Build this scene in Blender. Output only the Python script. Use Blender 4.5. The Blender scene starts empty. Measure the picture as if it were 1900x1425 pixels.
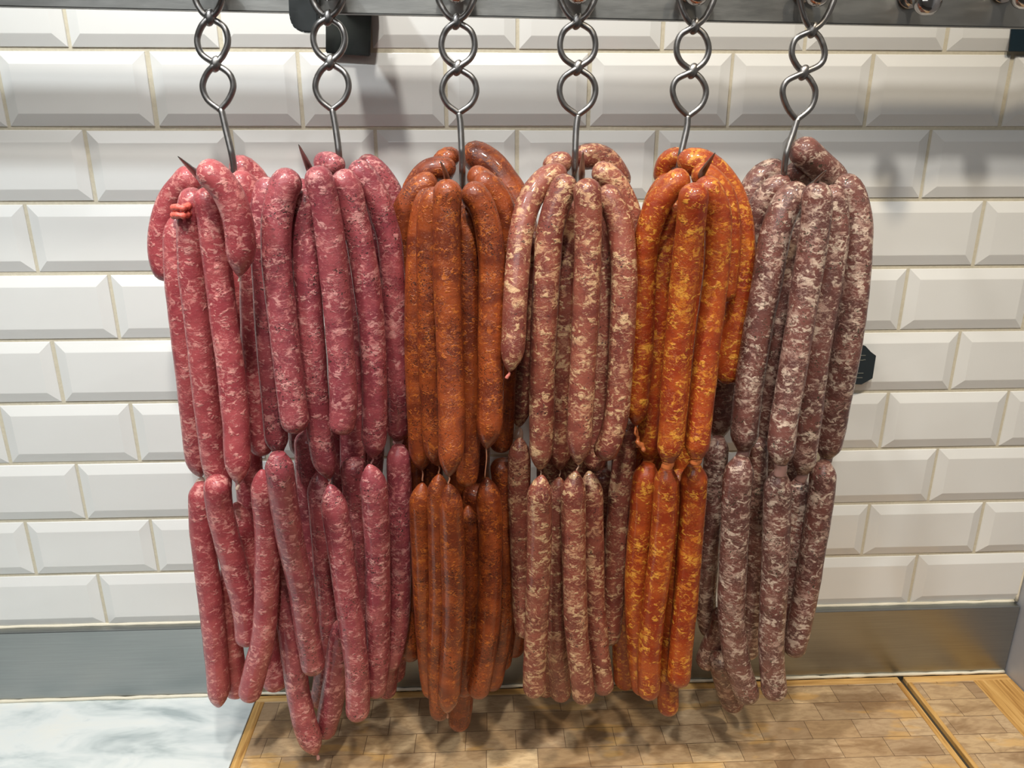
import bpy, bmesh, math, random
import numpy as np
from mathutils import Vector, noise
random.seed(7)
np.random.seed(7)
col = bpy.context.scene.collection
Z0 = 1.777                      # height of the top tile joint above the shop floor

# ---------------------------------------------------------------- camera
CAM_F, PITCH, YAW, ROLL = 1410.2, -.32047, .04246, -.000442     # focal length in pixels of a 1900 px wide frame
CAM = np.array([.49267, -.8706, Z0 - .15736])
_cp, _sp, _cy, _sy, _cr, _sr = math.cos(PITCH), math.sin(PITCH), math.cos(YAW), math.sin(YAW), math.cos(ROLL), math.sin(ROLL)
FWD = np.array([_sy * _cp, _cy * _cp, _sp]); _r0 = np.array([_cy, -_sy, 0.]); _u0 = np.cross(_r0, FWD)
RGT = _r0 * _cr + _u0 * _sr; UPV = -_r0 * _sr + _u0 * _cr
cam_data = bpy.data.cameras.new('camera'); cam = bpy.data.objects.new('camera', cam_data); col.objects.link(cam)
cam_data.sensor_width = 36; cam_data.lens = 36 * CAM_F / 1900; cam_data.clip_start = .02
from mathutils import Matrix
M4 = Matrix(((RGT[0], UPV[0], -FWD[0], CAM[0]), (RGT[1], UPV[1], -FWD[1], CAM[1]), (RGT[2], UPV[2], -FWD[2], CAM[2]), (0, 0, 0, 1)))
cam.matrix_world = M4
bpy.context.scene.camera = cam

def rays(px, py):
    px = np.asarray(px, float); py = np.asarray(py, float)
    return FWD + ((px - 950) / CAM_F)[..., None] * RGT - ((py - 712.5) / CAM_F)[..., None] * UPV
def atY(px, py, Y):             # the point at depth Y seen at a measured spot of the photograph
    v = rays(px, py); Y = np.asarray(Y, float)
    return CAM + v * ((Y - CAM[1]) / v[..., 1])[..., None]
def atZ(px, py, Z):
    v = rays(px, py)
    return CAM + v * ((Z - CAM[2]) / v[..., 2])[..., None]

# ---------------------------------------------------------------- view, world, lights
sc = bpy.context.scene
sc.view_settings.view_transform = 'Standard'; sc.view_settings.look = 'None'
sc.view_settings.gamma = 1.0; sc.view_settings.exposure = 0.0; sc.view_settings.use_curve_mapping = False
w = bpy.data.worlds.new('world'); sc.world = w; w.use_nodes = True
w.node_tree.nodes['Background'].inputs[0].default_value = (.95, .97, 1, 1)
w.node_tree.nodes['Background'].inputs[1].default_value = .2

def area(name, loc, target, size, power, color, size_y=None):
    d = bpy.data.lights.new(name, 'AREA'); d.energy = power; d.color = color
    d.shape = 'DISK' if size_y is None else 'RECTANGLE'; d.size = size
    if size_y: d.size_y = size_y
    o = bpy.data.objects.new(name, d); col.objects.link(o); o.location = loc
    o.rotation_euler = (Vector(target) - Vector(loc)).to_track_quat('-Z', 'Y').to_euler()
    return o
def spot(loc, target, power, color, half, blend, soft=.03):
    d = bpy.data.lights.new('spotlight', 'SPOT'); d.energy = power; d.color = color
    d.spot_size = math.radians(half * 2); d.spot_blend = blend; d.shadow_soft_size = soft
    o = bpy.data.objects.new('spotlight', d); col.objects.link(o); o.location = loc
    o.rotation_euler = (Vector(target) - Vector(loc)).to_track_quat('-Z', 'Y').to_euler()
    return o
spot((.26, -.58, 2.64), (.42, -.16, 1.05), 36, (1, .97, .92), 34, .75, .04)
spot((.52, -.98, 2.64), (.50, -.14, 1.08), 46, (1, .96, .90), 38, .75, .04)
spot((-.20, -.85, 2.64), (.02, -.10, .98), 56, (.90, .96, 1), 36, .8, .04)
spot((1.0, -.85, 2.64), (1.0, -.16, 0.88), 40, (1, .86, .66), 31, .85, .04)
area('soft_fill', (.0, -1.6, 2.62), (.3, 0, 1.3), 1.6, 13.5, (.96, .98, 1), 1.2)  # broad fill light, added to lift the shade; no known fitting
# ---------------------------------------------------------------- helpers
def lin(c):
    return tuple((x / 255 / 12.92) if x / 255 <= .04045 else ((x / 255 + .055) / 1.055) ** 2.4 for x in c) + (1,)
def tag(o, label=None, cat=None, group=None, kind=None):
    if label: o['label'] = label
    if cat: o['category'] = cat
    if group: o['group'] = group
    if kind: o['kind'] = kind
    return o
def empty(name, loc, label, cat, group=None):
    o = bpy.data.objects.new(name, None); o.empty_display_size = .02; col.objects.link(o); o.location = loc
    return tag(o, label, cat, group)
def mesh_obj(name, bm, mat, parent=None, smooth=True, origin=None):
    if origin is not None:
        bmesh.ops.translate(bm, verts=bm.verts, vec=-Vector(origin))
    me = bpy.data.meshes.new(name); bm.normal_update(); bm.to_mesh(me); bm.free()
    me.polygons.foreach_set('use_smooth', [smooth] * len(me.polygons))
    me.materials.append(mat)
    o = bpy.data.objects.new(name, me); col.objects.link(o)
    if origin is not None: o.location = origin
    if parent is not None:
        o.parent = parent
        o.location = Vector(o.location) - Vector(parent.location)
    return o
def bx(bm, x0, x1, y0, y1, z0, z1, bev=0, seg=2):
    r = bmesh.ops.create_cube(bm, size=1)
    vs = r['verts']
    for v in vs:
        v.co = Vector(((x0 + x1) / 2 + v.co.x * (x1 - x0), (y0 + y1) / 2 + v.co.y * (y1 - y0), (z0 + z1) / 2 + v.co.z * (z1 - z0)))
    if bev:
        es = {e for v in vs for e in v.link_edges}
        bmesh.ops.bevel(bm, geom=list(es), offset=bev, segments=seg, affect='EDGES', profile=.5)
def spline(P, n):
    """Catmull-Rom through P, resampled to n points even in arc length (of the first two coordinates)."""
    P = np.asarray(P, float)
    Q = np.vstack([2 * P[0] - P[1], P, 2 * P[-1] - P[-2]])
    out = []
    for i in range(len(P) - 1):
        a, b, c, d = Q[i:i + 4]
        for t in np.linspace(0, 1, 14, endpoint=False):
            out.append(.5 * (2 * b + (c - a) * t + (2 * a - 5 * b + 4 * c - d) * t * t + (3 * b - a - 3 * c + d) * t ** 3))
    out.append(P[-1]); out = np.array(out)
    s = np.r_[0, np.cumsum(np.linalg.norm(np.diff(out, axis=0), axis=1))]
    t = np.linspace(0, s[-1], n) if np.isscalar(n) else np.asarray(n) * s[-1]
    return np.stack([np.interp(t, s, out[:, k]) for k in range(out.shape[1])], 1)
def tube(bm, P, R, k=16, cap=True, flat=None):
    """Sweep circles of radius R[i] along P[i]."""
    P = np.asarray(P, float); n = len(P)
    T = np.gradient(P, axis=0); T /= np.linalg.norm(T, axis=1)[:, None] + 1e-12
    u = np.array([0, -1., 0]); u = u - T[0] * (u @ T[0])
    if np.linalg.norm(u) < .2: u = np.array([1., 0, 0]); u = u - T[0] * (u @ T[0])
    u /= np.linalg.norm(u); rings = []
    for i in range(n):
        u = u - T[i] * (u @ T[i]); u /= np.linalg.norm(u); v = np.cross(T[i], u)
        ring = []
        for j in range(k):
            a = 2 * math.pi * j / k
            r = R[i] if np.ndim(R[i]) == 0 else R[i][j]
            ring.append(bm.verts.new(P[i] + r * (math.cos(a) * u + math.sin(a) * v)))
        rings.append(ring)
    for a, b in zip(rings[:-1], rings[1:]):
        for j in range(k):
            bm.faces.new((a[j], a[(j + 1) % k], b[(j + 1) % k], b[j]))
    if cap:
        bm.faces.new(rings[0][::-1]); bm.faces.new(rings[-1])
def lathe(bm, prof, centre, k=40, rise=0.):
    """prof: (distance toward the room, radius); axis along -Y."""
    rings = []
    for d, r in prof:
        rings.append([bm.verts.new((centre[0] + r * math.cos(2 * math.pi * j / k), centre[1] - d, centre[2] + rise * (1 - d / .041) + r * math.sin(2 * math.pi * j / k))) for j in range(k)])
    for a, b in zip(rings[:-1], rings[1:]):
        for j in range(k): bm.faces.new((a[j], a[(j + 1) % k], b[(j + 1) % k], b[j]))
    bm.faces.new(rings[0][::-1]); bm.faces.new(rings[-1])
def prism(bm, pts, y0, y1):
    a = [bm.verts.new((x, y0, z)) for x, z in pts]; b = [bm.verts.new((x, y1, z)) for x, z in pts]
    bm.faces.new(a); bm.faces.new(b[::-1]); n = len(pts)
    for i in range(n): bm.faces.new((a[i], b[i], b[(i + 1) % n], a[(i + 1) % n]))
    bmesh.ops.recalc_face_normals(bm, faces=bm.faces)

# ---------------------------------------------------------------- materials
class N:
    def __init__(s, name):
        s.m = bpy.data.materials.new(name); s.m.use_nodes = True; s.t = s.m.node_tree; s.n = s.t.nodes; s.l = s.t.links
        s.b = s.n['Principled BSDF']
    def node(s, typ, **kw):
        o = s.n.new(typ)
        for k, v in kw.items():
            if k[0] == 'i' and k[1:].isdigit(): s.put(o.inputs[int(k[1:])], v)
            elif k in o.inputs.keys(): s.put(o.inputs[k], v)
            else: setattr(o, k, v)
        return o
    def put(s, inp, v):
        if isinstance(v, bpy.types.NodeSocket): s.l.new(v, inp)
        else: inp.default_value = v
    def set(s, **kw):
        for k, v in kw.items(): s.put(s.b.inputs[k.replace('_', ' ')], v)
    def coord(s): return s.node('ShaderNodeTexCoord').outputs['Object']
    def mapping(s, vec, loc=(0, 0, 0), rot=(0, 0, 0), scale=(1, 1, 1)):
        return s.node('ShaderNodeMapping', Vector=vec, Location=loc, Rotation=rot, Scale=scale).outputs[0]
    def noise(s, vec, scale, detail=3, rough=.55, dist=0):
        o = s.node('ShaderNodeTexNoise', Vector=vec, Scale=scale, Detail=detail, Roughness=rough, Distortion=dist); return o.outputs[0]
    def ramp(s, fac, stops, interp='LINEAR'):
        o = s.node('ShaderNodeValToRGB', Fac=fac); r = o.color_ramp; r.interpolation = interp
        while len(r.elements) < len(stops): r.elements.new(.5)
        for e, (p, c) in zip(r.elements, stops):
            e.position = p; e.color = c if len(c) == 4 else tuple(c) + (1,)
        return o.outputs[0]
    def step(s, fac, a, b):
        return s.node('ShaderNodeMapRange', Value=fac, i1=a, i2=b, interpolation_type='SMOOTHSTEP').outputs[0]
    def math(s, op, a, b=0.): return s.node('ShaderNodeMath', operation=op, i0=a, i1=b).outputs[0]
    def mix(s, fac, a, b):
        o = s.node('ShaderNodeMix', data_type='RGBA'); s.put(o.inputs[0], fac); s.put(o.inputs[6], a); s.put(o.inputs[7], b); return o.outputs[2]
    def bump(s, h, strength, dist):
        s.put(s.b.inputs['Normal'], s.node('ShaderNodeBump', Height=h, Strength=strength, Distance=dist).outputs[0])

def meat(name, base, base2, fat, fat2, amount=.0, speck=None, speck_n=.0, fine=0., chunk=1.):
    g = N(name)
    rnd = g.node('ShaderNodeObjectInfo').outputs['Random']
    off = g.node('ShaderNodeCombineXYZ', X=g.math('MULTIPLY', rnd, 7.), Y=g.math('MULTIPLY', rnd, 13.), Z=g.math('MULTIPLY', rnd, 29.)).outputs[0]
    v = g.node('ShaderNodeVectorMath', operation='ADD', i0=g.mapping(g.coord(), scale=(1, 1, 1.45)), i1=off).outputs[0]
    tone = g.noise(v, 34, 2)
    c = g.mix(g.step(tone, .36, .64), lin(base), lin(base2))
    low = g.math('MULTIPLY', g.math('SUBTRACT', g.noise(v, 42, 3), .5), .42)
    big = g.step(g.math('ADD', g.noise(v, 125 * chunk, 4, .62, 1.0), low), .545 - amount, .66 - amount)
    thin = g.step(g.math('ADD', g.noise(v, 300 * chunk, 4, .65, 1.2), low), .54 - amount, .66 - amount)
    v2 = g.mapping(v, scale=(1, 1, .9))
    dv = g.node('ShaderNodeVectorMath', operation='ADD', i0=v2, i1=g.node('ShaderNodeVectorMath', operation='SCALE', i0=g.node('ShaderNodeTexNoise', Vector=v, Scale=190.).outputs[1], Scale=.018).outputs[0]).outputs[0]
    vo = g.node('ShaderNodeTexVoronoi', Vector=dv, Scale=110. * chunk)
    keep = g.step(g.node('ShaderNodeSeparateColor', Color=vo.outputs['Color']).outputs[0], .70 - amount, .76 - amount)
    lump = g.math('MULTIPLY', g.step(vo.outputs['Distance'], .50, .16), keep)
    c = g.mix(g.math('MULTIPLY', thin, .38 + fine), c, lin(fat2))
    c = g.mix(g.math('MULTIPLY', big, .78), c, g.mix(g.step(g.noise(v, 60, 2), .4, .6), lin(fat2), lin(fat)))
    c = g.mix(g.math('MULTIPLY', lump, .72), c, lin(fat))
    dark = g.step(g.noise(v, 210, 3, .6, .8), .42, .30)
    c = g.mix(g.math('MULTIPLY', dark, .4), c, lin(tuple(x * .68 for x in base)))
    if speck:
        sp = g.node('ShaderNodeTexVoronoi', Vector=dv, Scale=330.)
        k = g.step(g.node('ShaderNodeSeparateColor', Color=sp.outputs['Color']).outputs[1], 1 - speck_n, 1.02 - speck_n)
        zone = g.step(g.noise(v, 26, 2), .40, .60)
        c = g.mix(g.math('MULTIPLY', g.math('MULTIPLY', g.step(sp.outputs['Distance'], .45, .30), k), zone), c, lin(speck))
    g.set(Base_Color=c, Roughness=.46, Specular_IOR_Level=.45, Coat_Weight=.45, Coat_Roughness=.09)
    h = g.math('ADD', g.math('MULTIPLY', lump, .5), g.math('ADD', g.noise(v, 75, 3), g.math('MULTIPLY', thin, .25)))
    g.bump(h, .45, .0018)
    return g.m
MEAT = [
 meat('plain_pink_meat', (174, 78, 80), (154, 60, 66), (232, 164, 152), (218, 130, 124), .02),
 meat('herbed_pink_meat', (162, 76, 80), (138, 58, 66), (222, 158, 150), (204, 122, 118), .015, (44, 42, 36), .42),
 meat('rust_meat', (146, 66, 26), (106, 42, 18), (192, 104, 34), (176, 88, 28), -.005, (64, 26, 12), .75, fine=.1, chunk=1.5),
 meat('cream_marbled_meat', (142, 76, 60), (116, 56, 46), (222, 184, 138), (200, 148, 112), .025, (52, 38, 32), .18, chunk=.95),
 meat('orange_meat', (164, 70, 24), (138, 46, 16), (226, 160, 58), (204, 116, 34), .02, None, chunk=1.05),
 meat('mauve_meat', (118, 72, 63), (94, 57, 51), (220, 196, 174), (180, 144, 128), .04, (44, 54, 36), .26),
]
def casing(c):
    g = N('casing'); g.set(Base_Color=lin(c), Roughness=.25, Coat_Weight=.5, Alpha=.8); return g.m
CASING = [casing(c) for c in ((226, 196, 176), (206, 150, 144), (190, 130, 100), (200, 160, 135), (196, 110, 60), (156, 118, 108))]
g = N('pink_casing'); g.set(Base_Color=lin((196, 112, 98)), Roughness=.35, Coat_Weight=.4); PINKTIP = g.m
g = N('dried_casing'); g.set(Base_Color=lin((224, 104, 88)), Roughness=.4, Coat_Weight=.4)
g.bump(g.noise(g.coord(), 600, 3), .6, .001); KNOT = g.m
def wet_steel(name, c, r, sc_=(1, 1, 1), ns=60, amt=.25, bump=.05):
    g = N(name); v = g.mapping(g.coord(), scale=sc_); n = g.noise(v, ns, 5, .6)
    g.set(Base_Color=g.mix(n, lin(tuple(x * .86 for x in c)), lin(c)), Metallic=1., Roughness=g.node('ShaderNodeMapRange', Value=n, i3=r - amt / 2, i4=r + amt / 2).outputs[0])
    if bump: g.bump(n, bump, .001)
    return g.m
HOOK = wet_steel('hook_steel', (158, 155, 152), .36, ns=240, amt=.2)
CHROME = wet_steel('peg_chrome', (205, 200, 196), .14, ns=90, amt=.1, bump=0)
RAIL = wet_steel('rail_steel', (160, 160, 156), .42, (1, 1, 5), 18, .25, .15)
PLATE = wet_steel('bracket_steel', (124, 128, 128), .2, (1, 1, 1), 30, .2, .05)
STRIP = wet_steel('brushed_steel', (172, 176, 176), .34, (1, 20, 40), 12, .10, .03)

g = N('white_tile'); n = g.noise(g.coord(), 9, 3)
g.set(Base_Color=g.mix(n, lin((222, 221, 216)), lin((228, 228, 224))), Roughness=.10, Specular_IOR_Level=.55)
g.bump(g.noise(g.coord(), 26, 2), .10, .002); TILE = g.m
g = N('grout'); n = g.noise(g.coord(), 260, 4, .65); n2 = g.noise(g.coord(), 14, 3)
g.set(Base_Color=g.mix(n2, g.mix(n, lin((176, 168, 146)), lin((212, 205, 186))), g.mix(n, lin((196, 186, 158)), lin((222, 214, 194)))), Roughness=.9); g.bump(n, .5, .001); GROUT = g.m
g = N('caulk'); g.set(Base_Color=lin((226, 218, 196)), Roughness=.5); g.bump(g.noise(g.coord(), 120, 3), .5, .002); CAULK = g.m

g = N('marble'); v = g.coord()
rot = g.mapping(v, rot=(0, 0, math.radians(38)), scale=(1, 2.6, 1))
vein = g.noise(rot, 8, 4, .6, .5)
vein2 = g.noise(rot, 22, 4, .6, .6)
c = g.ramp(vein, [(.30, lin((168, 178, 178))), (.43, lin((206, 213, 211))), (.53, lin((222, 226, 223))), (.7, lin((228, 228, 220)))])
c = g.mix(g.math('MULTIPLY', g.step(vein2, .60, .72), .18), c, lin((160, 170, 172)))
g.set(Base_Color=c, Roughness=.25); MARBLE = g.m

def wood(name, endgrain):
    g = N(name); v = g.coord()
    if endgrain:
        v = g.node('ShaderNodeVectorMath', operation='ADD', i0=v, i1=g.node('ShaderNodeVectorMath', operation='SCALE', i0=g.node('ShaderNodeTexNoise', Vector=v, Scale=9.).outputs[1], Scale=.006).outputs[0]).outputs[0]
        br = g.node('ShaderNodeTexBrick', Vector=v, Color1=(0, 0, 0, 1), Color2=(1, 1, 1, 1), Mortar=(.0, .0, .0, 1), Scale=1., **{'Mortar Size': .0006, 'Mortar Smooth': .8, 'Brick Width': .062, 'Row Height': .031, 'Bias': 0.})
        br.offset = .42; br.squash = 1
        rr = g.node('ShaderNodeSeparateColor', Color=br.outputs[0]).outputs[0]
        grain = g.noise(g.mapping(v, scale=(1, 3.2, 1)), 60, 5, .65, .6)
        c = g.ramp(rr, [(0, lin((160, 130, 96))), (.35, lin((204, 176, 138))), (.7, lin((178, 146, 106))), (1, lin((218, 188, 144)))])
        c = g.mix(g.math('MULTIPLY', g.step(grain, .40, .62), .4), c, lin((144, 112, 80)))
        st = g.noise(g.mapping(v, scale=(1, 2.4, 1)), 8, 4, .6, 1.0)
        c = g.mix(g.math('MULTIPLY', g.step(st, .50, .66), .5), c, lin((112, 76, 38)))
        c = g.mix(g.math('MULTIPLY', g.step(g.noise(g.mapping(v, loc=(3, 1, 0), scale=(1, 3, 1)), 10, 3), .56, .64), .45), c, lin((214, 164, 84)))
        c = g.mix(g.math('MULTIPLY', br.outputs[1], .85), c, lin((84, 58, 38)))
        g.set(Base_Color=c, Roughness=.55); g.bump(grain, .25, .001)
    else:
        grain = g.noise(g.mapping(v, scale=(22, 1, 1)), 9, 5, .6, .5)
        c = g.ramp(grain, [(.3, lin((160, 112, 52))), (.5, lin((202, 156, 88))), (.7, lin((222, 180, 114)))])
        g.set(Base_Color=c, Roughness=.5); g.bump(grain, .3, .001)
    return g.m
ENDGRAIN = wood('end_grain_wood', True); LONGGRAIN = wood('long_grain_wood', False)
g = N('cross_grain'); gr = g.noise(g.mapping(g.coord(), scale=(1, 18, 1)), 9, 5, .6, .5)
g.set(Base_Color=g.ramp(gr, [(.3, lin((170, 122, 60))), (.5, lin((208, 164, 98))), (.7, lin((224, 186, 124)))]), Roughness=.5); CROSS = g.m
g = N('painted_wall'); g.set(Base_Color=lin((196, 194, 190)), Roughness=.8); PAINT = g.m
g = N('floor_tile'); g.set(Base_Color=lin((130, 124, 118)), Roughness=.5)
b_ = g.node('ShaderNodeTexBrick', Vector=g.coord(), Color1=lin((132, 126, 120)), Color2=lin((120, 114, 108)), Mortar=lin((80, 76, 72)), Scale=1., **{'Brick Width': .4, 'Row Height': .4, 'Mortar Size': .004})
g.set(Base_Color=b_.outputs[0]); FLOOR = g.m
g = N('grimy_shade'); g.set(Base_Color=lin((62, 54, 40)), Roughness=.8); GRIMY_SHADE = g.m  # dark colour standing in for shade and grime in the board gap
g = N('black_tag'); g.set(Base_Color=lin((38, 46, 50)), Roughness=.45); BLACK = g.m
g = N('dark_teal'); g.set(Base_Color=lin((26, 44, 54)), Roughness=.3); TEAL = g.m
g = N('tag_print'); g.set(Base_Color=lin((120, 122, 112)), Roughness=.5); PRINT = g.m
g = N('side_panel'); g.set(Base_Color=lin((176, 178, 184)), Roughness=.45, Metallic=.3); SIDE = g.m

# ---------------------------------------------------------------- the setting
TX, TZ = .153, .0769179
WZ = Z0 - .877                     # worktop height
XL, XR = -1.0, 1.222
def ring(bm, x0, x1, z0, z1, y): return [bm.verts.new(p) for p in ((x0, y, z0), (x1, y, z0), (x1, y, z1), (x0, y, z1))]
bm = bmesh.new(); gap = .0020
for j in range(-7, 10):
    zt = Z0 - j * TZ - gap; zb = Z0 - (j + 1) * TZ + gap
    i = -7 if j % 2 else -6.5
    while i * TX < XR:
        x0 = max(i * TX + gap, XL); x1 = min((i + 1) * TX - gap, XR - .001); i += 1
        if x1 - x0 < .02: continue
        a = [random.uniform(-.0005, .0005) for _ in range(4)]; jz = random.uniform(-.0004, .0004); jx = random.uniform(-.0005, .0005)
        X0, X1, ZB, ZT = x0 + jx, x1 + jx, zb + jz, zt + jz
        bw = .0125
        bi0 = bw if x0 > XL + .001 else .001
        bi1 = bw if x1 < XR - .002 else .003
        levels = [ring(bm, X0, X1, ZB, ZT, 0.0), ring(bm, X0, X1, ZB, ZT, -.0038), ring(bm, X0 + .0005, X1 - .0005, ZB + .0005, ZT - .0005, -.0045),
                  ring(bm, X0 + bi0 - .0008, X1 - bi1 + .0008, ZB + bw - .0008, ZT - bw + .0008, -.0083), ring(bm, X0 + bi0, X1 - bi1, ZB + bw, ZT - bw, -.0085)]
        for L in levels[2:]:
            for v, q in zip(L, a): v.co.y += q
        for A, B in zip(levels[:-1], levels[1:]):
            for k in range(4): bm.faces.new((A[k], A[(k + 1) % 4], B[(k + 1) % 4], B[k]))
        bm.faces.new(levels[-1])
me_wall = mesh_obj('wall_back', bm, TILE, smooth=False); tag(me_wall, kind='structure')
me_wall.data.materials.append(GROUT)
bm = bmesh.new(); bm.from_mesh(me_wall.data)
bx(bm, XL - .1, XR + .1, -.0034, .12, 0, Z0 + .95)
bm.faces.ensure_lookup_table()
for f in bm.faces[-6:]: f.material_index = 1
bm.to_mesh(me_wall.data); bm.free()

def slab(name, x0, x1, y0, y1, z0, z1, mat, bev=0):
    bm = bmesh.new(); bx(bm, x0, x1, y0, y1, z0, z1, bev)
    return mesh_obj(name, bm, mat, smooth=False)
tag(slab('floor', -2.5, 2.6, -3.2, .12, -.1, 0, FLOOR), kind='structure')
tag(slab('ceiling', -2.5, 2.6, -3.2, .12, Z0 + .95, Z0 + 1.05, PAINT), kind='structure')
tag(slab('wall_left', -2.6, -2.5, -3.2, .12, 0, Z0 + .95, PAINT), kind='structure')
tag(slab('wall_front', -2.5, 2.6, -3.3, -3.2, 0, Z0 + .95, PAINT), kind='structure')
tag(slab('wall_right', XR, XR + .08, -.62, -.0001, 0, Z0 + .95, SIDE), kind='structure')

# steel upstand behind the worktop
zt = Z0 - .7695
bm = bmesh.new(); bx(bm, XL, XR - .002, -.0165, -.0025, WZ + .0035, zt, .0012, 2)
tag(mesh_obj('baseboard_back', bm, STRIP, smooth=False), kind='structure')
def bead(name, z, y, r, wob, x0=XL, x1=XR - .004):
    bm = bmesh.new(); n = 240; xs = np.linspace(x0, x1, n)
    P = [(x, y + wob * noise.noise(Vector((x * 40, 3, z * 9))), z + wob * noise.noise(Vector((x * 33, 9, z)))) for x in xs]
    tube(bm, P, [r * (1 + .5 * noise.noise(Vector((x * 60, 1, z)))) for x in xs], 8)
    return tag(mesh_obj(name, bm, CAULK), kind='structure')
bead('trim_1', zt + .0008, -.0045, .0022, .0008)
bead('trim_2', WZ + .0022, -.0175, .0022, .0010)
bm = bmesh.new(); zs = np.linspace(WZ + .11, Z0 + .03, 80)
tube(bm, [(XR - .002 - .0012 * noise.noise(Vector((1, 2, z * 50))), -.007, z) for z in zs], [.0018 * (1 + .6 * noise.noise(Vector((5, 2, z * 60)))) for z in zs], 8)
tag(mesh_obj('trim_3', bm, CAULK), kind='structure')

# ---------------------------------------------------------------- worktop
bx0 = .186
bm = bmesh.new(); bx(bm, XL - .4, bx0 - .0006, -.46, -.0170, WZ - .03, WZ, .0006, 1)
tag(mesh_obj('marble_worktop', bm, MARBLE, smooth=False), 'white grey-veined marble worktop at bottom left beside the wooden board', 'worktop')
def board(x0, x1, label, left, right, right_w=.012):
    root = empty('butcher_block', ((x0 + x1) / 2, -.24, WZ - .04), label, 'chopping board', 'wooden chopping boards in the counter')
    bm = bmesh.new(); bx(bm, x0 + left, x1 - right, -.46, -.0305, WZ - .04, WZ, .0008, 1); mesh_obj('end_grain_top', bm, ENDGRAIN, root, False)
    bm = bmesh.new(); bx(bm, x0, x1, -.0302, -.0186, WZ - .04, WZ - .0004, .0008, 1); mesh_obj('back_edge_strip', bm, CROSS, root, False)
    if left: bm = bmesh.new(); bx(bm, x0, x0 + left - .0002, -.46, -.0305, WZ - .04, WZ + .0002, .0008, 1); mesh_obj('side_edge_strip', bm, LONGGRAIN, root, False)
    if right: bm = bmesh.new(); bx(bm, x1 - right + .0002, x1, -.46, -.0305, WZ - .04, WZ + .0002, .0008, 1); mesh_obj('side_edge_strip', bm, LONGGRAIN, root, False)
    return root
board(bx0 + .0006, 1.0655, 'wide end-grain wooden chopping board under the hanging sausages, beside the marble', .012, .008)
board(1.0735, XR - .001, 'narrow wooden chopping board at bottom right, past the dark gap', .006, .055)
bm = bmesh.new(); bx(bm, 1.0658, 1.0732, -.459, -.0190, WZ - .039, WZ - .006)
tag(mesh_obj('gap_fill', bm, GRIMY_SHADE, smooth=False), kind='structure')  # added dark strip, so the gap between the boards reads as shaded
bm = bmesh.new(); bx(bm, XL - .4, XR - .002, -.455, -.02, 0, WZ - .041)
tag(mesh_obj('counter_cabinet', bm, PLATE, smooth=False), 'steel counter cabinet carrying the marble and wooden worktop', 'counter')

# ---------------------------------------------------------------- rail, bracket, pegs
YR = -.120
p0 = atY(0, 12, YR); p1 = atY(1900, 52, YR)
sl = (p1[2] - p0[2]) / (p1[0] - p0[0])
def rz(x): return p0[2] + (x - p0[0]) * sl
root = empty('hook_rail', (.5, YR, rz(.5)), 'flat steel rail across the top of the tiled wall, carrying the hooks', 'rail')
bm = bmesh.new(); xa, xb = XL + .05, XR - .004
prism(bm, [(xa, rz(xa)), (xb, rz(xb)), (xb, rz(xb) + .06), (xa, rz(xa) + .06)], YR, YR + .009)
bmesh.ops.bevel(bm, geom=list(bm.edges), offset=.001, segments=2, affect='EDGES')
mesh_obj('flat_bar', bm, RAIL, root, False)
def px_poly(pts, Y):
    return [(float(a[0]), float(a[2])) for a in (atY(x, y, Y) for x, y in pts)]
# bracket: wall plate, arm, lug in front of the bar
wp = px_poly([(604, -60), (692, -60), (686, 104), (604, 98)], -.016)
bm = bmesh.new(); prism(bm, wp, -.016, -.0092); bmesh.ops.bevel(bm, geom=list(bm.edges), offset=.001, segments=2, affect='EDGES')
mesh_obj('wall_plate', bm, PLATE, root, False)
wx = [p[0] for p in wp]; ax = (min(wx) + max(wx)) / 2
bm = bmesh.new(); bx(bm, ax - .004, ax + .030, YR + .0092, -.0162, rz(ax) + .012, rz(ax) + .055, .001); mesh_obj('bracket_arm', bm, PLATE, root, False)
lug = px_poly([(533, -50), (590, -50), (590, 40), (586, 54), (577, 61), (562, 60), (548, 54), (541, 46), (536, 30)], YR - .012)
bm = bmesh.new(); prism(bm, lug, YR - .012, YR - .0002); bmesh.ops.bevel(bm, geom=list(bm.edges), offset=.0012, segments=2, affect='EDGES')
mesh_obj('clamp_lug', bm, PLATE, root, False)
for k, (px, py) in enumerate([(388, -20), (608, -17), (847, -12), (1072, -10), (1291, -7), (1514, -5), (1718, 7), (1898, -4)]):
    c = atY(px, py, -.150); bm = bmesh.new(); c = (float(c[0]), YR - .0003, float(c[2]))
    prof = [(0, .0118), (.0022, .0118), (.0034, .0108), (.0036, .0080), (.010, .0060), (.020, .0060), (.023, .0078), (.026, .0095), (.030, .0108), (.0345, .0102), (.038, .0080), (.0402, .0055), (.041, .002)]
    if k > 5: prof = [(q, r * (1.17 if q > .022 else 1)) for q, r in prof]
    lathe(bm, prof, c, rise=.012)
    mesh_obj('peg', bm, CHROME, root)

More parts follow.
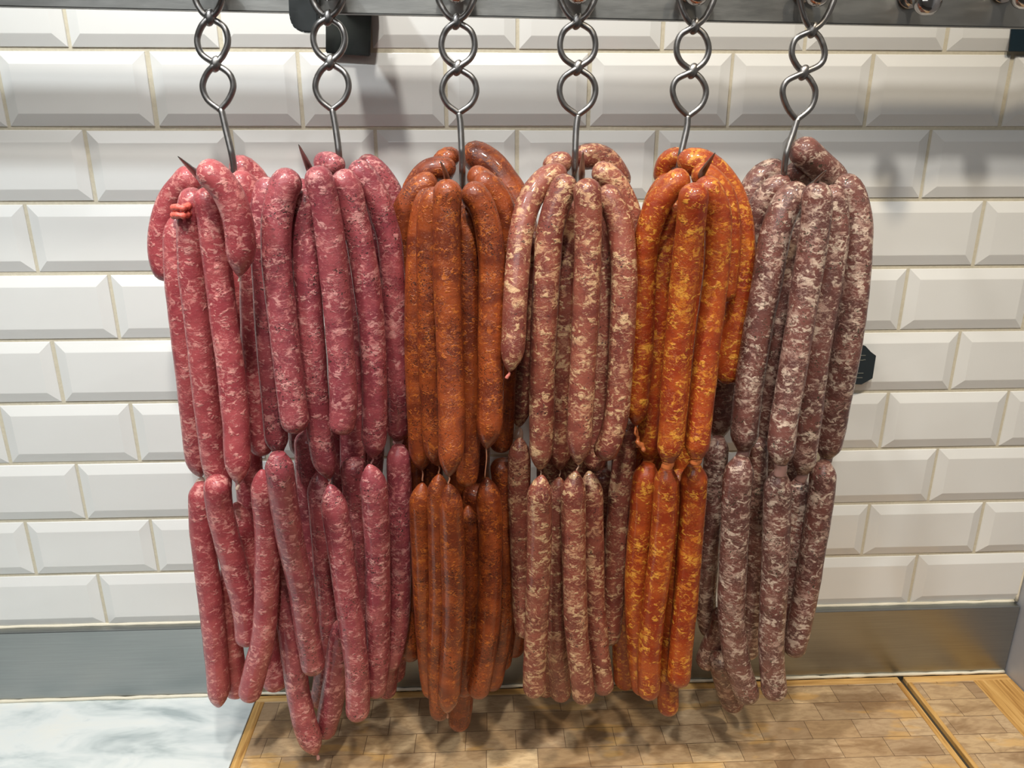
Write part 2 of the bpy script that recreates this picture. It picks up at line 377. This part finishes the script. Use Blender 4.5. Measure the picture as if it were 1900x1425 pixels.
# ---------------------------------------------------------------- small things on the wall
oct_ = px_poly([(1574, 642), (1580, 640), (1598, 640), (1606, 642), (1616, 653), (1625.5, 660), (1619, 702), (1603, 711), (1598, 713.5), (1580, 713), (1566, 703), (1560, 690), (1561, 660)], -.017)
root = empty('wall_tag', (oct_[0][0], -.013, oct_[0][1]), 'small dark eight-sided tag on the tiles, half hidden behind the grey-mauve sausages', 'tag')
bm = bmesh.new(); prism(bm, oct_, -.017, -.0125); mesh_obj('tag_plate', bm, BLACK, root, False)
bm = bmesh.new(); bx(bm, oct_[2][0] - .008, oct_[2][0] + .004, -.0125, -.007, oct_[2][1] - .03, oct_[2][1] - .01); mesh_obj('mount', bm, BLACK, root, False)
bm = bmesh.new()
for (xa, ya, xb, yb) in ((1588, 659.6, 1606, 659.6), (1588, 668.5, 1602, 668.5), (1582, 692.6, 1602, 692.6), (1582, 701, 1600, 701)):
    q = px_poly([(xa, ya), (xb, yb)], -.0173); bx(bm, q[0][0], q[1][0], -.0176, -.0171, q[0][1] - .0004, q[0][1] + .0004)
bx(bm, q[0][0] * 0 + px_poly([(1602, 667)], -.0173)[0][0], px_poly([(1606, 667)], -.0173)[0][0], -.0176, -.0171, px_poly([(1602, 667.5)], -.0173)[0][1] - .0004, px_poly([(1602, 667.5)], -.0173)[0][1] + .0004)
mesh_obj('printed_lines', bm, PRINT, root, False)
q = px_poly([(1880, 30), (1872.5, 95.5), (1990, 97), (1990, 30)], -.011)
bm = bmesh.new(); prism(bm, q, -.011, -.0088); bmesh.ops.bevel(bm, geom=list(bm.edges), offset=.0006, segments=1, affect='EDGES')
tag(mesh_obj('wall_plaque', bm, TEAL, smooth=False), 'dark teal plaque on the tiles at top right, under the rail', 'plaque')

# ---------------------------------------------------------------- hooks
def strand(bm, px, Y, r=.0028, taper=None):
    P2 = spline(px, max(24, int(len(px) * 9)))
    Ys = Y if np.ndim(Y) == 0 else np.interp(np.linspace(0, 1, len(P2)), np.linspace(0, 1, len(Y)), Y)
    P = atY(P2[:, 0], P2[:, 1], np.full(len(P2), Ys) if np.ndim(Ys) == 0 else Ys)
    R = np.full(len(P), r)
    if taper:
        t = np.linspace(0, 1, len(P)); R = np.where(t > taper, r * (1 - (t - taper) / (1 - taper)) ** .75 + .00025, r)
    tube(bm, P, R, 14)
HOOKS = [  # upper crossing, lower crossing, join, upper-loop left/right, lower-loop left/right, start left/right, shank, tip
 ((389, 33), (400, 119), (408, 204), (366, 75), (423, 76), (376, 160), (433, 160), (363, 0), (412, 0), [(411, 206), (419, 240), (432, 298), (434, 345), (425, 385), (400, 385), (375, 335), (330, 290)], 'leftmost twisted wire meat hook, its point rising above the plain pink sausages'),
 ((609, 33), (612, 116), (616, 204), (581, 70), (640, 74), (585, 160), (647, 160), (580, 0), (636, 0), [(617, 206), (623, 240), (629, 288), (632, 345), (620, 375), (595, 365), (572, 308), (554, 268)], 'twisted wire meat hook second from left, in front of the rail bracket'),
 ((847, 40), (849, 126), (851, 210), (819, 84), (881, 84), (820, 168), (884, 168), (814, 0), (879, 0), [(852, 213), (855, 240), (858, 328), (856, 375), (846, 390), (834, 375), (828, 326), (817, 299)], 'twisted wire meat hook carrying the rust-brown sausages'),
 ((1071, 40), (1072, 126), (1072, 214), (1039, 84), (1105, 84), (1038, 168), (1105, 168), (1040, 0), (1103, 0), [(1072, 216), (1069, 240), (1067, 290), (1066, 350), (1070, 380), (1077, 370), (1079, 323), (1082, 282)], 'twisted wire meat hook carrying the cream-marbled brown sausages'),
 ((1289, 49), (1285, 132), (1277, 216), (1255, 91), (1315, 91), (1248, 168), (1310, 170), (1260, 0), (1324, 0), [(1276, 218), (1274, 240), (1263, 290), (1257, 340), (1262, 375), (1280, 370), (1296, 333), (1327, 283)], 'twisted wire meat hook second from right, its long point aiming up right'),
 ((1508, 56), (1491, 135), (1478, 223), (1469, 98), (1530, 98), (1452, 172), (1513, 172), (1484, 0), (1547, 0), [(1479, 222), (1472, 245), (1458, 290), (1455, 340), (1465, 385), (1490, 380), (1512, 340), (1533, 316)], 'rightmost twisted wire meat hook with only its tip showing'),
]
for cu, cl, jn, ul, ur, ll, lr, sl_, sr_, sh, label in HOOKS:
    o0 = atY(cu[0], cu[1], -.145)
    root = empty('meat_hook', tuple(o0), label, 'hook', 'twisted wire meat hooks on the rail')
    top_l, top_r, top = (sl_[0] + 1, -22), (sr_[0] + 1, -22), ((sl_[0] + sr_[0]) / 2 + 2, -54)
    # two wires weave through each other down to the join
    d = lambda a, b: ((a[0] * .6 + b[0] * .4), a[1] + (b[1] - a[1]) * .45)
    A = [top, (top_l[0] + 6, -42), top_l, sl_, ((sl_[0] * .55 + cu[0] * .45), cu[1] * .66), cu, (ur[0] - 8, cu[1] * .5 + ur[1] * .5 - 5), ur, (ur[0] - 8, ur[1] * .5 + cl[1] * .5 + 3), cl,
         (ll[0] + 8, (cl[1] + ll[1]) / 2 - 3), ll, (ll[0] + 9, (ll[1] + jn[1]) / 2 + 3), jn]
    B = [top, (top_r[0] - 6, -42), top_r, sr_, ((sr_[0] * .55 + cu[0] * .45), cu[1] * .66), cu, (ul[0] + 8, cu[1] * .5 + ul[1] * .5 - 5), ul, (ul[0] + 8, ul[1] * .5 + cl[1] * .5 + 3), cl,
         (lr[0] - 8, (cl[1] + lr[1]) / 2 - 3), lr, (lr[0] - 9, (lr[1] + jn[1]) / 2 + 3), jn]
    e = .0016
    YA = -.145 + np.array([0, 0, e, e, e / 2, e, 0, 0, 0, -e, 0, 0, 0, 0])
    for w_, s in ((A, 1), (B, -1)):
        bm = bmesh.new(); strand(bm, w_, -.1365 + s * (YA + .145)); mesh_obj('wire_strand', bm, HOOK, root)
    for c in (cu, cl):
        bm = bmesh.new(); p = atY(c[0], c[1], -.137)
        bmesh.ops.create_uvsphere(bm, u_segments=16, v_segments=10, radius=.0052)
        for v in bm.verts: v.co = Vector((v.co.x * .95 + p[0] + v.co.z * .25, v.co.y * .75 + p[1], v.co.z * 1.35 + p[2]))
        mesh_obj('weld', bm, HOOK, root)
    bm = bmesh.new(); strand(bm, [jn] + sh, [-.1365, -.139, -.142, -.140, -.118, -.122, -.15, -.192, -.214], .0030, .84)
    mesh_obj('shank', bm, HOOK, root)

# ---------------------------------------------------------------- sausages
# bunch | tier | layer | width | top,bottom end | twist | points | label tail
SAUSAGES = """
1|u|0|46|rr||448,430 448,520 453,620 460,720 467,800|shaded one glimpsed right of the longest front one
2|u|0|44|rr||632,770 634,850 636,930 640,1000|shaded one glimpsed above the red pointed shoulder
2|u|0|42|rr||690,790 688,850 684,930 680,1000|shaded one glimpsed behind the right front thread
3|u|0|44|rr||797,740 797,820 798,900 800,980|shaded one glimpsed behind the two left front threads
3|u|0|44|rr||884,750 884,830 884,900 884,960|shaded one glimpsed behind the long thread
4|u|0|44|rr||1022,760 1022,840 1020,920 1018,1000|shaded one glimpsed between the leftmost pale front ones
4|u|0|44|rr||1102,780 1102,850 1104,930 1106,1000|shaded one glimpsed left of the blunt foot
5|u|0|42|rr||1222,780 1221,850 1219,920 1216,980|shaded one glimpsed left of the brightest one's foot
5|u|0|42|rr||1262,800 1262,870 1262,940 1260,1000|shaded one glimpsed right of the brightest one's foot
6|u|0|42|rr||1467,780 1466,850 1464,930 1460,1000|shaded one glimpsed right of the blotched centre one's foot
1|u|2|48|rr||366,320 345,340 322,368 307,405 301,450 305,490 318,520|arching out farthest left from the hook point, its lower end tucked away
1|u|2|44|pp|373,896,17|340,392 329,425 329,500 337,580 345,650 352,720 360,800 368,860 372,884|with red string-like casing knot on top, outer left edge
1|u|3|46|rp||366,350 355,390 354,450 357,520 367,600 376,680 388,780 398,860 412,898 424,920|between the knotted one and the broadest front one, narrow tapered foot
1|u|2|40|rr||378,360 376,440 380,540 392,640 402,720 412,790 422,850|mostly hidden sliver left of the broadest front one
1|u|4|48|rp|441,908,7|380,348 392,403 398,450 407,520 415,590 425,660 433,731 439,800 441,850 442,897|longest front one with small casing nub below its foot
1|u|5|52|rp|445,522,5|368,310 398,328 425,362 439,400 446,440 446,480 443,512|short curved one draped over the front, tapering to a torn tip
1|u|0|46|rr||425,306 449,314 475,340 490,380 498,430 500,470|highest at back right, arching behind the shank
1|u|1|46|rr||428,325 452,345 470,385 476,440 470,520 471,600 475,700 480,790 488,845|right edge, running down beside the second bunch
1|l|2|41|np||373,898 373,925 374,971 380,1030 388,1092 396,1160 401,1213 405,1260 406,1312|lower tier, farthest left, hanging straight from a pale casing neck
1|l|3|45|rr||405,884 404,915 411,960 424,1011 436,1055 448,1100 457,1150 459,1195|lower tier, bowed one second from left
1|l|2|46|pr||437,932 444,960 452,995 461,1052 468,1112 470,1160|lower tier, short one with round shoulder below a thread
1|l|4|43|pr||486,872 489,900 495,971 496,1052 493,1132 487,1193 473,1245 461,1298|lower tier, front one bending left into a hooked foot
1|l|1|44|rr||418,1060 420,1120 425,1190 432,1240 441,1292|lower tier, behind the hooked foot at bottom left
1|l|0|44|rr||478,1120 492,1180 503,1235 518,1280|lower tier, short foot poking out left of the longest pink one
1|l|0|44|rr||458,820 462,880 468,960 474,1040 478,1120|lower tier, dark one glimpsed behind the hooked one
2|u|2|44|rn|516,850,32|505,330 492,370 488,420 490,480 493,550 499,640 505,720 511,790 516,836|left edge, joined to the sausage below by a clear neck
2|u|4|52|rr||548,318 527,350 515,400 512,470 518,540 525,600 532,660 539,720 547,780 552,803|broad left one shouldering over from the hook point
2|u|3|47|rp|612,898,4|567,350 566,400 568,470 573,560 578,640 585,731 592,790 600,845 612,888|lower-reaching centre one, its point tied to the front lower one
2|u|4|50|rr||583,308 594,340 602,375 611,430 618,490 626,570 632,640 637,710 637,770 630,805|front centre one, draped left of the shank
2|u|3|47|rp|690,860,4|625,318 645,350 656,400 668,450 680,520 688,590 693,660 695,731 695,801 692,850|front right of centre, long one tapering to a thread
2|u|2|44|rn|739,822,30|648,308 672,325 697,362 713,410 723,450 729,520 732,590 735,660 738,731 738,790 739,812|right edge, joined to the sausage below by a thick neck
2|u|0|44|rr||662,302 690,315 715,345 732,385 740,430|arching at back right behind the edge one
2|u|0|44|rr||640,330 655,420 658,520 658,620 656,720 655,850 657,885|dark one glimpsed between the two front right ones
2|u|0|42|rr||545,500 548,600 552,700 558,780 561,845|short dark foot below the broad left one
2|u|0|46|rr||556,330 554,420 556,520 560,600|shaded one glimpsed right of the broad left one
2|u|0|46|rr||690,340 698,430 708,540 712,660 712,780|shaded one glimpsed left of the right edge one
2|u|1|40|rr||586,306 610,303 636,312|short crest piece across the top behind the hook point
2|l|4|46|nr||515,842 520,880 527,931 541,1011 559,1092 569,1165 578,1215 583,1248|lower tier, big blotched one hanging from the clear neck
2|l|3|43|rp|592,1408,7|520,960 525,1040 534,1132 544,1213 555,1294 569,1352 587,1400|lower tier, longest of all, almost touching the wooden board
2|l|1|42|pr||590,876 596,940 601,1011 606,1092 609,1173 606,1240 594,1310|lower tier, dark one left of the front pair
2|l|4|45|pr||612,899 620,940 631,1011 642,1092 654,1173 663,1254 664,1334|lower tier, front one with bright red pointed shoulder
2|l|2|43|rr||640,1150 629,1213 617,1294 600,1366|lower tier, slanting to bottom left with dark herb specks
2|l|3|45|pr||685,862 693,900 698,960 700,1011 701,1092 701,1173 700,1240 694,1290|lower tier, right front one under a thread
2|l|0|42|rr||655,850 660,900 664,1000 668,1100 672,1200|lower tier, dark one glimpsed between the two right front ones
2|l|2|42|nr||739,828 741,900 742,971 742,1040 741,1092 737,1165 727,1215 716,1240|lower tier, right edge beside the rust-brown bunch
2|l|0|38|rr||735,1150 733,1210 730,1262|lower tier, small foot peeping out at bottom right
2|l|0|34|rr||722,1200 720,1250 715,1291|lower tier, small dark foot lowest at bottom right
2|l|0|44|rr||571,800 575,870 573,950 576,1050 580,1150|lower tier, deep shaded one behind the big blotched one
3|u|1|46|rr||812,336 785,347 762,372 748,410 745,460 748,530 750,620 752,720|outer left, arching over against the herb-flecked bunch
3|u|2|44|rp|785,893,3|806,352 789,385 781,425 777,475 774,560 774,650 777,750 780,820 783,872|second from left, long and straight
3|u|3|43|rp|815,880,3|812,348 800,390 796,450 796,540 797,625 801,731 805,810 814,864|third from left, its foot tucked behind the centre one
3|u|5|49|rp|833,898,3|833,332 829,386 829,491 830,555 834,640 837,720 838,766 837,830 833,884|centre front, brightest, pointed foot
3|u|4|40|rr||864,370 866,440 868,530 870,625 872,730 872,800 869,860 863,902|narrow one directly right of the centre one, lowest foot
3|u|4|48|rp|901,886,2|862,345 888,372 904,415 912,470 913,540 911,625 910,731 908,790 902,832|broad right front one, foot hanging by a long thread
3|u|2|44|rr||880,328 910,350 932,390 940,440 940,520 938,620 935,720 932,790 928,838|right edge, half hidden beside the cream-marbled bunch
3|u|0|52|rr||858,288 880,290 908,305 932,335 952,365 966,410 970,460|big smooth one topmost right, resting behind the shank
3|u|1|40|rr||868,322 897,335 925,365 945,410 950,470|arching right just under the big topmost one
3|u|0|40|rr||850,300 832,294 822,310 818,340|small round bend peeping out left of the shank
3|u|0|38|rr||845,318 818,312 795,318 775,338 760,370|back left one crossing behind the hook point
3|u|0|44|rr||845,400 848,500 850,620 852,740 855,830 856,960|hidden one in the shade behind the centre
3|l|3|38|pr||784,896 781,930 781,971 784,1040 786,1092 790,1173 796,1240 803,1290|lower tier, leftmost front one with a gleaming shoulder
3|l|3|38|pr||815,880 813,920 814,971 816,1092 813,1173 812,1254 817,1332|lower tier, second front one, close against the brightest
3|l|4|42|pp|832,1332,4|833,898 836,930 839,990 842,1092 841,1173 837,1240 829,1322|lower tier, brightest front one with a thread at its foot
3|l|2|36|pr||868,938 872,980 873,1040 871,1132 866,1220 860,1290|lower tier, narrow one with short start right of the brightest
3|l|1|40|rr||862,1180 860,1240 857,1300 850,1352|lower tier, lowest foot of the bunch, behind
3|l|3|43|pr||902,886 907,925 910,971 910,1050 908,1110 904,1173 896,1240 884,1292|lower tier, right front one hanging from the long thread
3|l|1|40|rr||930,850 935,900 937,971 936,1060 933,1130 924,1210 910,1278|lower tier, behind and right of the threaded one
3|l|0|38|rr||955,900 958,1000 960,1100 960,1160 950,1215|lower tier, back one peeping out beside the cream-marbled bunch
3|l|0|38|rr||768,790 766,860 764,940 761,1020 758,1100 757,1180 766,1222|lower tier, back one peeping out at far left
3|l|0|36|rr||930,1130 932,1190 928,1240|lower tier, small dark foot behind the right edge
3|l|0|42|rr||880,900 886,1000 888,1100 886,1180|lower tier, deep shaded one behind the threaded one
4|u|4|44|rp|941,702,7|1050,322 1020,328 995,352 977,388 966,440 960,500 956,560 953,625 949,665 945,690|left one curving down to a smooth pink tip
4|u|4|47|rp|1005,882,3|1058,325 1040,362 1026,405 1018,450 1014,520 1010,590 1007,660 1006,731 1005,810 1002,872|second from left, long one over the lower pointed one
4|u|2|43|rp|1039,884,3|1062,360 1055,430 1050,520 1046,625 1043,710 1042,766 1040,830 1039,872|shaded one between the two front long ones
4|u|5|48|rp|1071,873,3|1088,330 1091,386 1091,440 1090,500 1088,570 1083,660 1077,766 1075,820 1073,862|centre front, with a small bright red spot
4|u|2|40|rr||1110,360 1121,440 1124,530 1121,625 1114,740 1109,820 1101,872|shaded narrow one right of the centre one
4|u|4|46|rr||1112,350 1132,372 1149,415 1156,470 1158,530 1155,600 1151,680 1145,760 1132,815 1115,852|right one bending left to a blunt foot
4|u|2|44|rr||1098,318 1126,326 1150,355 1166,395 1173,440 1177,500|right shoulder one behind the blunt-footed one
4|u|0|42|rr||1066,300 1092,290 1120,296 1142,322 1156,352|dark brown one crowning the top behind the hook point
4|u|1|38|rr||1015,322 1032,302 1062,305|small pale piece at the top left
4|u|1|43|rp|961,812,22|990,430 984,520 978,600 970,680 965,740 963,792|behind the left one, foot ending in clear empty casing
4|u|0|44|rr||1075,400 1078,500 1070,620 1068,740 1066,850 1062,950|hidden one in the shade behind the centre
4|l|2|39|pr||965,812 963,860 964,940 967,1020 969,1092 972,1150 975,1180|lower tier, dark one at the left edge below empty casing
4|l|4|43|pr||1006,882 1001,920 1001,971 1000,1040 998,1092 995,1173 992,1240 991,1290|lower tier, leftmost of the two pale front ones
4|l|2|40|pr||1038,886 1034,930 1033,1000 1032,1092 1034,1173 1037,1240 1041,1298|lower tier, shaded one between the two pale front ones
4|l|4|43|pr||1069,874 1064,915 1064,971 1065,1040 1067,1110 1070,1173 1077,1240 1084,1302|lower tier, tallest pale front one in the middle
4|l|3|40|pr||1093,874 1097,920 1099,980 1101,1092 1106,1160 1112,1220 1121,1286|lower tier, right of the tallest pale front one
4|l|2|42|rr||1162,780 1158,850 1150,930 1144,1011 1139,1092 1133,1152 1128,1194|lower tier, long dark one at the right edge
4|l|0|36|rr||1118,870 1118,960 1116,1050 1115,1120|lower tier, deep shaded one left of the edge one
4|l|0|34|rr||1015,1180 1014,1240 1011,1290|lower tier, small foot between the leftmost two
5|u|3|44|rp|1184,830,6|1280,328 1250,342 1222,378 1205,421 1197,470 1193,555 1189,660 1183,740 1180,790|left one, foot ending in a ragged dangling casing shred
5|u|2|46|rn|1203,858,34|1256,366 1247,395 1236,440 1227,520 1219,620 1211,731 1206,800 1204,848|second from left, tucked beside the brightest
5|u|5|49|rn|1238,868,30|1288,340 1286,380 1280,430 1274,480 1266,555 1257,640 1251,720 1247,790 1240,855|brightest front one with red spot below the hook point
5|u|2|42|rr||1308,380 1303,450 1298,540 1290,640 1283,730 1275,820 1268,900|shaded one just right of the brightest
5|u|4|46|rn|1290,860,34|1302,330 1328,385 1333,430 1329,500 1323,555 1312,640 1303,731 1296,800 1292,850|right of centre, ending in a notch over the lower one
5|u|2|48|rr||1258,308 1290,300 1325,318 1352,355 1370,405 1376,460 1374,520 1366,580 1357,640 1348,712|big arch over the top, ending in a rounded foot at right
5|u|2|44|rr||1284,318 1318,332 1342,365 1351,420 1350,490 1340,560|inner curve under the big arch at the right
5|u|1|36|rr||1270,293 1248,293 1234,308 1228,340|small red bend at the top left of the shank
5|u|1|40|rr||1252,330 1230,348 1213,380 1206,420|behind the left shoulder
5|l|0|38|rr||1174,800 1170,880 1165,960 1162,1040 1158,1120 1157,1200 1160,1276|lower tier, farthest left, half behind the cream-marbled bunch
5|l|3|44|nr||1203,862 1195,910 1190,970 1184,1040 1182,1110 1185,1200 1194,1286|lower tier, left one
5|l|4|43|nr||1237,870 1234,930 1230,990 1222,1060 1213,1132 1205,1213 1203,1295|lower tier, brightest front one slanting left
5|l|3|40|rr||1262,872 1258,971 1251,1092 1245,1173 1240,1254 1239,1325|lower tier, lowest-hanging blunt foot in front
5|l|3|44|nr||1288,864 1286,931 1280,1011 1274,1092 1266,1173 1260,1250 1259,1272|lower tier, right edge beside the grey-mauve bunch
5|l|0|40|rr||1226,1000 1229,1060 1230,1130 1228,1200|lower tier, deep shaded one behind the brightest
6|u|1|52|rr||1476,268 1496,285 1518,305 1542,328 1556,352|short thick one topmost, leaning against the shank
6|u|0|42|rr||1455,320 1425,320 1402,342 1388,378 1384,420|back left one arching behind the orange bunch
6|u|1|42|rr||1468,338 1436,350 1412,380 1397,425 1390,480|second back left one, under the arching one
6|u|3|52|rn|1377,850,26|1495,350 1464,372 1444,415 1432,470 1422,530 1410,590 1398,660 1388,731 1382,790 1380,832|broad left one narrowing to a clear neck
6|u|5|50|rn|1448,882,36|1512,338 1516,386 1508,450 1497,520 1481,625 1470,690 1461,745 1452,800 1448,860|broad centre front one with pale fat blotches
6|u|4|44|rn|1486,892,26|1535,345 1547,380 1550,440 1541,510 1530,570 1516,660 1505,750 1496,820 1489,876|right of centre, slimmer
6|u|3|50|rn|1531,862,30|1552,332 1577,358 1590,405 1590,470 1583,555 1568,660 1552,750 1540,810 1533,845|right edge, long one outlined against the tiles
6|u|0|46|rr||1502,350 1485,400 1470,500 1450,620 1436,740 1425,850 1418,930|dark one glimpsed between left and centre ones
6|u|0|36|rr||1466,310 1482,322 1502,334|small piece under the topmost one
6|u|0|44|rn||1352,560 1344,660 1338,730 1333,806|back left one behind the orange bunch's right foot
6|u|0|42|rr||1545,480 1528,580 1508,680 1490,780|deep shaded one behind the right of centre one
6|l|1|39|nr||1333,812 1328,850 1323,910 1318,971 1309,1092 1311,1140 1320,1176|lower tier, dark straight one farthest left
6|l|4|48|nr||1377,850 1368,895 1364,971 1360,1052 1357,1132 1362,1193 1372,1245 1390,1300|lower tier, pale left front one with a blunt twisted foot
6|l|1|40|rr||1345,1130 1335,1170 1320,1205 1306,1238|lower tier, foot jutting out to bottom left
6|l|1|42|rr||1335,1215 1345,1260 1362,1312|lower tier, short foot below the jutting one
6|l|1|40|rr||1404,810 1402,880 1404,950 1402,1030 1398,1092 1392,1160 1386,1220|lower tier, shaded one right of the pale left front one
6|l|4|47|nr||1446,878 1442,920 1441,971 1438,1060 1434,1132 1431,1193 1434,1254 1438,1296|lower tier, pale front one with a green herb fleck
6|l|2|38|nr||1486,890 1480,930 1477,980 1471,1052 1465,1132 1456,1200|lower tier, slim one right of the green-flecked one
6|l|3|43|nr||1529,858 1524,915 1514,985 1503,1052 1493,1110 1482,1165 1470,1216|lower tier, right edge, slanting left against the steel
"""

class S: pass
SS = []
for line in SAUSAGES.strip().split('\n'):
    a = line.split('|'); s = S()
    s.b = int(a[0]); s.tier = a[1]; s.layer = int(a[2]); s.w = float(a[3]) * (1.14 if s.layer == 0 else 1.05); s.e0, s.e1 = a[4]; s.tw = tuple(float(q) for q in a[5].split(',')) if a[5] else None
    s.pts = np.array([[float(q) for q in p.split(',')] for p in a[6].split()]); s.tail = a[7]
    L = np.linalg.norm(np.diff(s.pts, axis=0), axis=1).sum(); s.n = max(6, int(L / 17))
    s.c = spline(s.pts, s.n); SS.append(s)
OFF = {5: -.207, 4: -.196, 3: -.178, 2: -.155, 1: -.125, 0: -.098}
OFFL = {4: -.190, 3: -.172, 2: -.148, 1: -.124, 0: -.100}
idx = []; XY = []; W = []; LAY = []; Y = []
for i, s in enumerate(SS):
    t = np.linspace(0, 1, s.n)
    if s.tier == 'u':
        y = OFF[s.layer]; prior = y + (-.150 - y) * .55 * np.exp(-t * 5)
    else:
        y = OFFL[s.layer]; prior = np.full(s.n, y)
    s.prior = prior; s.sl = slice(len(idx), len(idx) + s.n)
    idx += [i] * s.n; XY += list(s.c); W += [s.w / 2] * s.n; LAY += [s.layer + i * .001] * s.n; Y += list(prior)
idx = np.array(idx); XY = np.array(XY); W = np.array(W); LAY = np.array(LAY); Y = np.array(Y); PR = Y.copy()
RAY = rays(XY[:, 0], XY[:, 1]); ry = RAY[:, 1]
D2 = ((XY[:, None, :] - XY[None, :, :]) ** 2).sum(-1)
I, J = np.nonzero((D2 < (W[:, None] + W[None, :]) ** 2) & (idx[:, None] < idx[None, :]))
tierv = np.array([SS[i].tier == 'u' for i in idx]); hard = np.sqrt(D2[I, J])
SG = np.where(LAY[I] > LAY[J], 1., -1.)          # +1: I stands in front of J
for it in range(900):
    dep = (Y - CAM[1]) / ry                       # distance along the view axis
    R = W * dep / CAM_F
    need = (R[I] + R[J]) * 1.02; perp = hard * (dep[I] + dep[J]) * .5 / CAM_F
    gapn = np.sqrt(np.maximum(need ** 2 - perp ** 2, 0)); g_ = SG * (Y[J] - Y[I])
    push = np.maximum(gapn - g_, 0) * .5 * .5 * SG
    dY = np.zeros_like(Y); cnt = np.zeros_like(Y)
    np.add.at(dY, I, -push); np.add.at(dY, J, push); np.add.at(cnt, I, push != 0); np.add.at(cnt, J, push != 0)
    Y = Y + dY / np.maximum(cnt, 1) * 1.6
    Y += (PR - Y) * (.02 if it < 400 else .0007)
    for s in SS:
        q = Y[s.sl]; m = q.copy(); m[1:-1] = .15 * q[:-2] + .7 * q[1:-1] + .15 * q[2:]; m[0] = .5 * (q[0] + 2 * q[1] - q[2]) if s.n > 3 else q[0]; m[-1] = .5 * (q[-1] + 2 * q[-2] - q[-3]) if s.n > 3 else q[-1]; Y[s.sl] = m
    Y = np.clip(Y, -.30, -.030)
KIND = ['plain pink', 'herb-flecked pink', 'rust-brown', 'cream-marbled brown', 'bright orange', 'grey-mauve']
def endprof(kind, s, r):            # s: arc distance from the end in units of r
    if kind == 'r':
        q = np.clip(s / .95, 0, 1); return np.sqrt(np.maximum(1 - (1 - q) ** 2, 0)) * .97 + .03
    if kind == 'p':
        q = np.clip(s / 2.1, 0, 1); return np.sin(q * math.pi / 2) ** .72 * .93 + .07
    q = np.clip(s / 1.15, 0, 1); return .52 + .48 * np.sin(q * math.pi / 2) ** 1.2
for i, s in enumerate(SS):
    y = Y[s.sl]
    P3 = atY(s.c[:, 0], s.c[:, 1], y); dep = (y - CAM[1]) / rays(s.c[:, 0], s.c[:, 1])[:, 1]
    rad = s.w / 2 * dep.mean() / CAM_F
    L = np.linalg.norm(np.diff(P3, axis=0), axis=1).sum()
    ne = 9; body = max(8, int(L / .007)); er = 2.2 * rad / L
    er = min(er, .45)
    t0 = er * (1 - np.cos(np.linspace(0, math.pi / 2, ne))) ; t = np.r_[t0, np.linspace(er, 1 - er, body)[1:-1], 1 - t0[::-1]]
    C3 = spline(P3, t); arc = t * L
    K = 22; sd = i * 3.7
    base = rad * endprof(s.e0, arc / rad, rad) * endprof(s.e1, (L - arc) / rad, rad)
    RR = []
    for q, (a_, b_) in enumerate(zip(base, arc)):
        m = 1 + .045 * noise.noise(Vector((sd, b_ * 16, 0)))
        RR.append([a_ * (m + .045 * noise.noise(Vector((sd + math.cos(k * 2 * math.pi / K) * .9, b_ * 45, math.sin(k * 2 * math.pi / K) * .9)))) for k in range(K)])
    org = Vector(C3[0])
    bm = bmesh.new(); tube(bm, C3, RR, K)
    label = '%s sausage, %s' % (KIND[s.b - 1], s.tail)
    o = mesh_obj('sausage', bm, MEAT[s.b - 1], None, True, org)
    tag(o, label, 'sausage', '%s sausages hanging in the %s tier of their hook' % (KIND[s.b - 1], 'upper' if s.tier == 'u' else 'lower'))
    if s.tw:
        x2, y2, tw = s.tw; a_ = C3[-1]; b_ = atY(x2, y2, y[-1])
        r1 = base[-1]; wr = tw / 2 * dep[-1] / CAM_F
        if s.e1 == 'n': wr = base[-1] * .86; r1 = base[-1]
        n = 12; tt = np.linspace(-.15, 1, n)
        PP = [a_ + (b_ - a_) * q + np.array([.0006 * math.sin(q * 5), 0, 0]) for q in tt]
        rr = [(r1 * .9) * (1 - q) ** 2 + wr * (1 - (1 - q) ** 2) for q in np.clip(tt, 0, 1)]
        bm = bmesh.new(); tube(bm, PP, rr, 14); c = mesh_obj('casing_twist', bm, CASING[s.b - 1], o)
        c['label'] = 'pale empty casing twist'
        if 'pink tip' in s.tail: c.data.materials[0] = PINKTIP; c['label'] = 'smooth pink casing tip'
    if 'knot' in s.tail:
        for dz, k in ((-2, 1), (12, -1)):
            q = atY(np.array([322, 330, 341, 350]), np.array([388, 386 + 1, 388, 384]) + dz, np.array([y[0] - .012, y[0] - .020, y[0] - .020, y[0] - .012]))
            bm = bmesh.new(); C = spline(q, 20); tube(bm, C, [.0028 * (1 + .25 * math.sin(k2 * 1.7)) for k2 in range(20)], 10)
            c = mesh_obj('casing_knot', bm, KNOT, o); c['label'] = 'bright red casing knot'
    if 'ragged' in s.tail:
        q = atY(np.array([1180, 1178, 1184, 1183, 1190, 1196]), np.array([792, 804, 812, 822, 826, 838]), np.array([y[-1] - .004, y[-1] - .009, y[-1] - .006, y[-1] - .012, y[-1] - .01, y[-1] - .014]))
        bm = bmesh.new(); C = spline(q, 16); tube(bm, C, list(np.interp(np.arange(16), [0, 4, 13, 15], [.0012, .0011, .0030, .0014]) * (1 + .3 * np.sin(np.arange(16) * 2.3))), 10)
        c = mesh_obj('casing_shred', bm, CASING[4], o); c['label'] = 'ragged orange casing shred'
